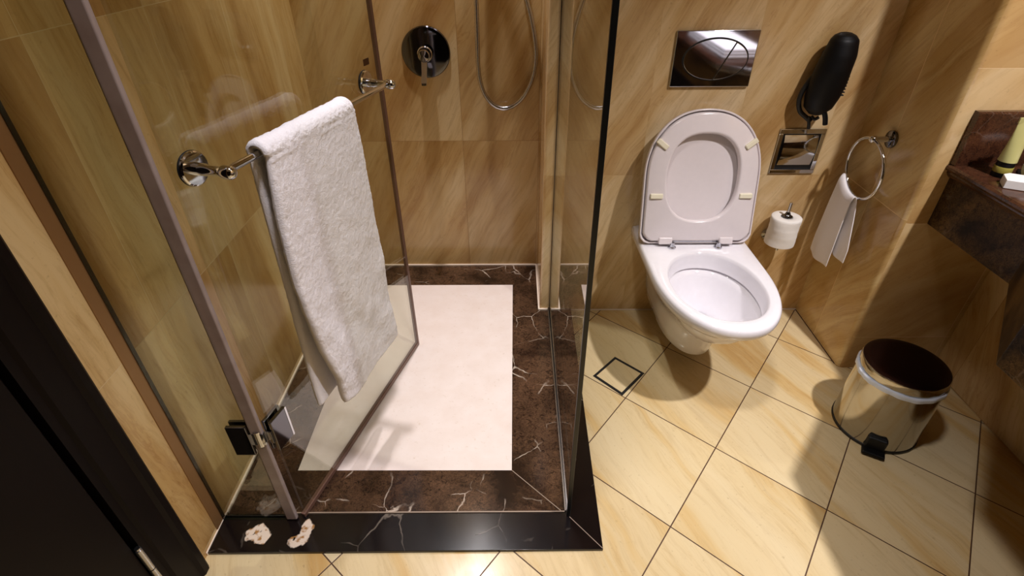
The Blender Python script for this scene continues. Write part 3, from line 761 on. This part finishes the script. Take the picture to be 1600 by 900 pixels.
pd = Vector((-.50, -.866, 0)); pm = axis_matrix((bxc, byc, 0), (0, 0, 1), tuple(pd))
hous = MB().box(.100, .128, -.026, .026, .006, .056, pm).build('pedal_housing', M['black_rubber'], pb_, bevel=.006)
MB().box(.118, .150, -.030, .030, .004, .016, pm).build('pedal', M['black_plastic'], hous, bevel=.004)

# ------------------------------------------------------------------ vanity
vt = thing('vanity_counter', 'brown marble vanity counter with upstand and deep apron', 'counter', (1.46, .6, .57))
ZT = .755; xe = 1.176; y0v = -.35
# slab with a profiled nose, extruded along y
nose = [(XR - .002, ZT), (xe + .014, ZT), (xe + .006, ZT - .002), (xe + .001, ZT - .007), (xe, ZT - .013), (xe + .004, ZT - .019), (xe + .009, ZT - .022), (xe + .009, ZT - .026), (xe + .014, ZT - .034), (xe + .020, ZT - .040), (XR, ZT - .040)]
plan = [(xe, YE), (xe, 1.085), (.935, .80), (.935, y0v)]         # the counter deepens towards the basin
def inset(dx):                                                  # the same line moved in by dx
    return [(xe + dx, YE), (xe + dx, 1.085 - dx * .33), (.935 + dx, .80 - dx * .33), (.935 + dx, y0v)]
sec = [(x - xe, z) for x, z in nose[1:-1]]
MB().loft([[Vector((inset(dx)[k][0], inset(dx)[k][1], z)) for dx, z in sec] + [Vector((XR - .002, inset(0)[k][1], ZT - .040)), Vector((XR - .002, inset(0)[k][1], ZT))] for k in range(4)]).build('worktop', M['emp_vanity'], vt, smooth=25)
MB().prism(inset(.024) + inset(.044)[::-1], .57, ZT - .040).build('apron', emperador('apron_marble', lin(22, 12, 8), lin(104, 78, 44), .9, .08, rough=.3, scale=1.5, spec=.12), vt, bevel=.002)
MB().prism([(YE, ZT), (YE, .897), (YE - .014, .897), (YE - .019, .893), (YE - .020, .888), (YE - .020, ZT)], xe + .006, XR - .002, 'x').build('upstand', M['emp_vanity'], vt, smooth=25)
MB().box(XC + .001, XR - .002, y0v + .01, YE - .002, .553, ZT - .04).build('carcass', M['dark_wood'], vt)

ft = MB()  # unseen towel, added for a white band in the flush plate
for k in range(3):
    ft.box(.985 + .004 * k, 1.19, .12, .74 - .006 * k, ZT + .0005 + k * .0135, ZT + .0130 + k * .0135)
tag(ft.build('folded_towel', M['terry'], bevel=.006, bseg=3), 'folded white towel at the counter edge, added out of view to reflect in the flush plate', 'towel')
# toiletries on the counter
zt = ZT + .0006
tray = MB().box(-.065, .075, -.11, .045, 0, .004)
tm = Matrix.Translation((1.335, 1.29, zt)) @ Matrix.Rotation(math.radians(0), 4, 'Z')
TB = (1.250, 1.302)
tu = thing('toiletry_tube', 'pale green toiletry tube standing on its black cap on the counter', 'tube', (TB[0], TB[1], zt))
Mt = Matrix.Translation((TB[0], TB[1], zt)) @ Matrix.Rotation(math.radians(8), 4, 'Z')
cap_o = MB().lathe([(0, 0), (.019, 0), (.020, .002), (.020, .012), (.0195, .030), (.018, .040), (0, .040)], Mt, 32).build('cap', M['black_plastic'], tu, smooth=40)
MB().lathe([(.0203, .012), (.0206, .013), (.0203, .026), (.0200, .027)], Mt, 32).build('cap_band', M['gold'], cap_o, smooth=40)
rings = []
for i in range(15):
    t = i / 14; z = .040 + .098 * t; a = .0205 + .006 * t; b = .0205 * (1 - t) + .0022 * t
    rings.append([Mt @ Vector((a * math.cos(2 * PI * k / 40), b * math.sin(2 * PI * k / 40), z)) for k in range(40)])
MB().loft(rings).build('tube', M['green_tube'], tu, smooth=50)
MB().box(-.0275, .0275, -.0018, .0018, .136, .150, Mt).build('crimp', M['green_tube'], tu, bevel=.0008)
sb = thing('soap_box', 'white chamfered soap box lying on the counter in front of the tube', 'soap box', (1.25, 1.235, zt))
Ms = Matrix.Translation((1.245, 1.232, zt)) @ Matrix.Rotation(math.radians(-28), 4, 'Z')
MB().prism([(-.036, -.028), (.036, -.028), (.036, .028), (-.022, .028), (-.036, .014)], 0, .022, 'z', Ms).build('box', M['white_card'], sb, bevel=.0015)
tag(MB().prism([(1.281, 1.285), (1.36, 1.205), (1.40, 1.255), (1.32, 1.335)], zt, zt + .006).build('toiletry_tray', M['black_plastic'], bevel=.0015),
    'small black tray on the counter under the rolled cloth', 'tray')
cl = MB()
a0, a1 = Vector((1.277, 1.268, zt + .033)), Vector((1.390, 1.240, zt + .033))
cl.tube([a0.lerp(a1, i / 12) for i in range(13)], lambda t: .0265 + .001 * math.sin(t * 9) - (.006 if t < .02 or t > .98 else 0), 24)
tag(cl.build('rolled_cloth', M['linen'], smooth=50), 'rolled white face cloth lying on the black tray', 'face cloth')
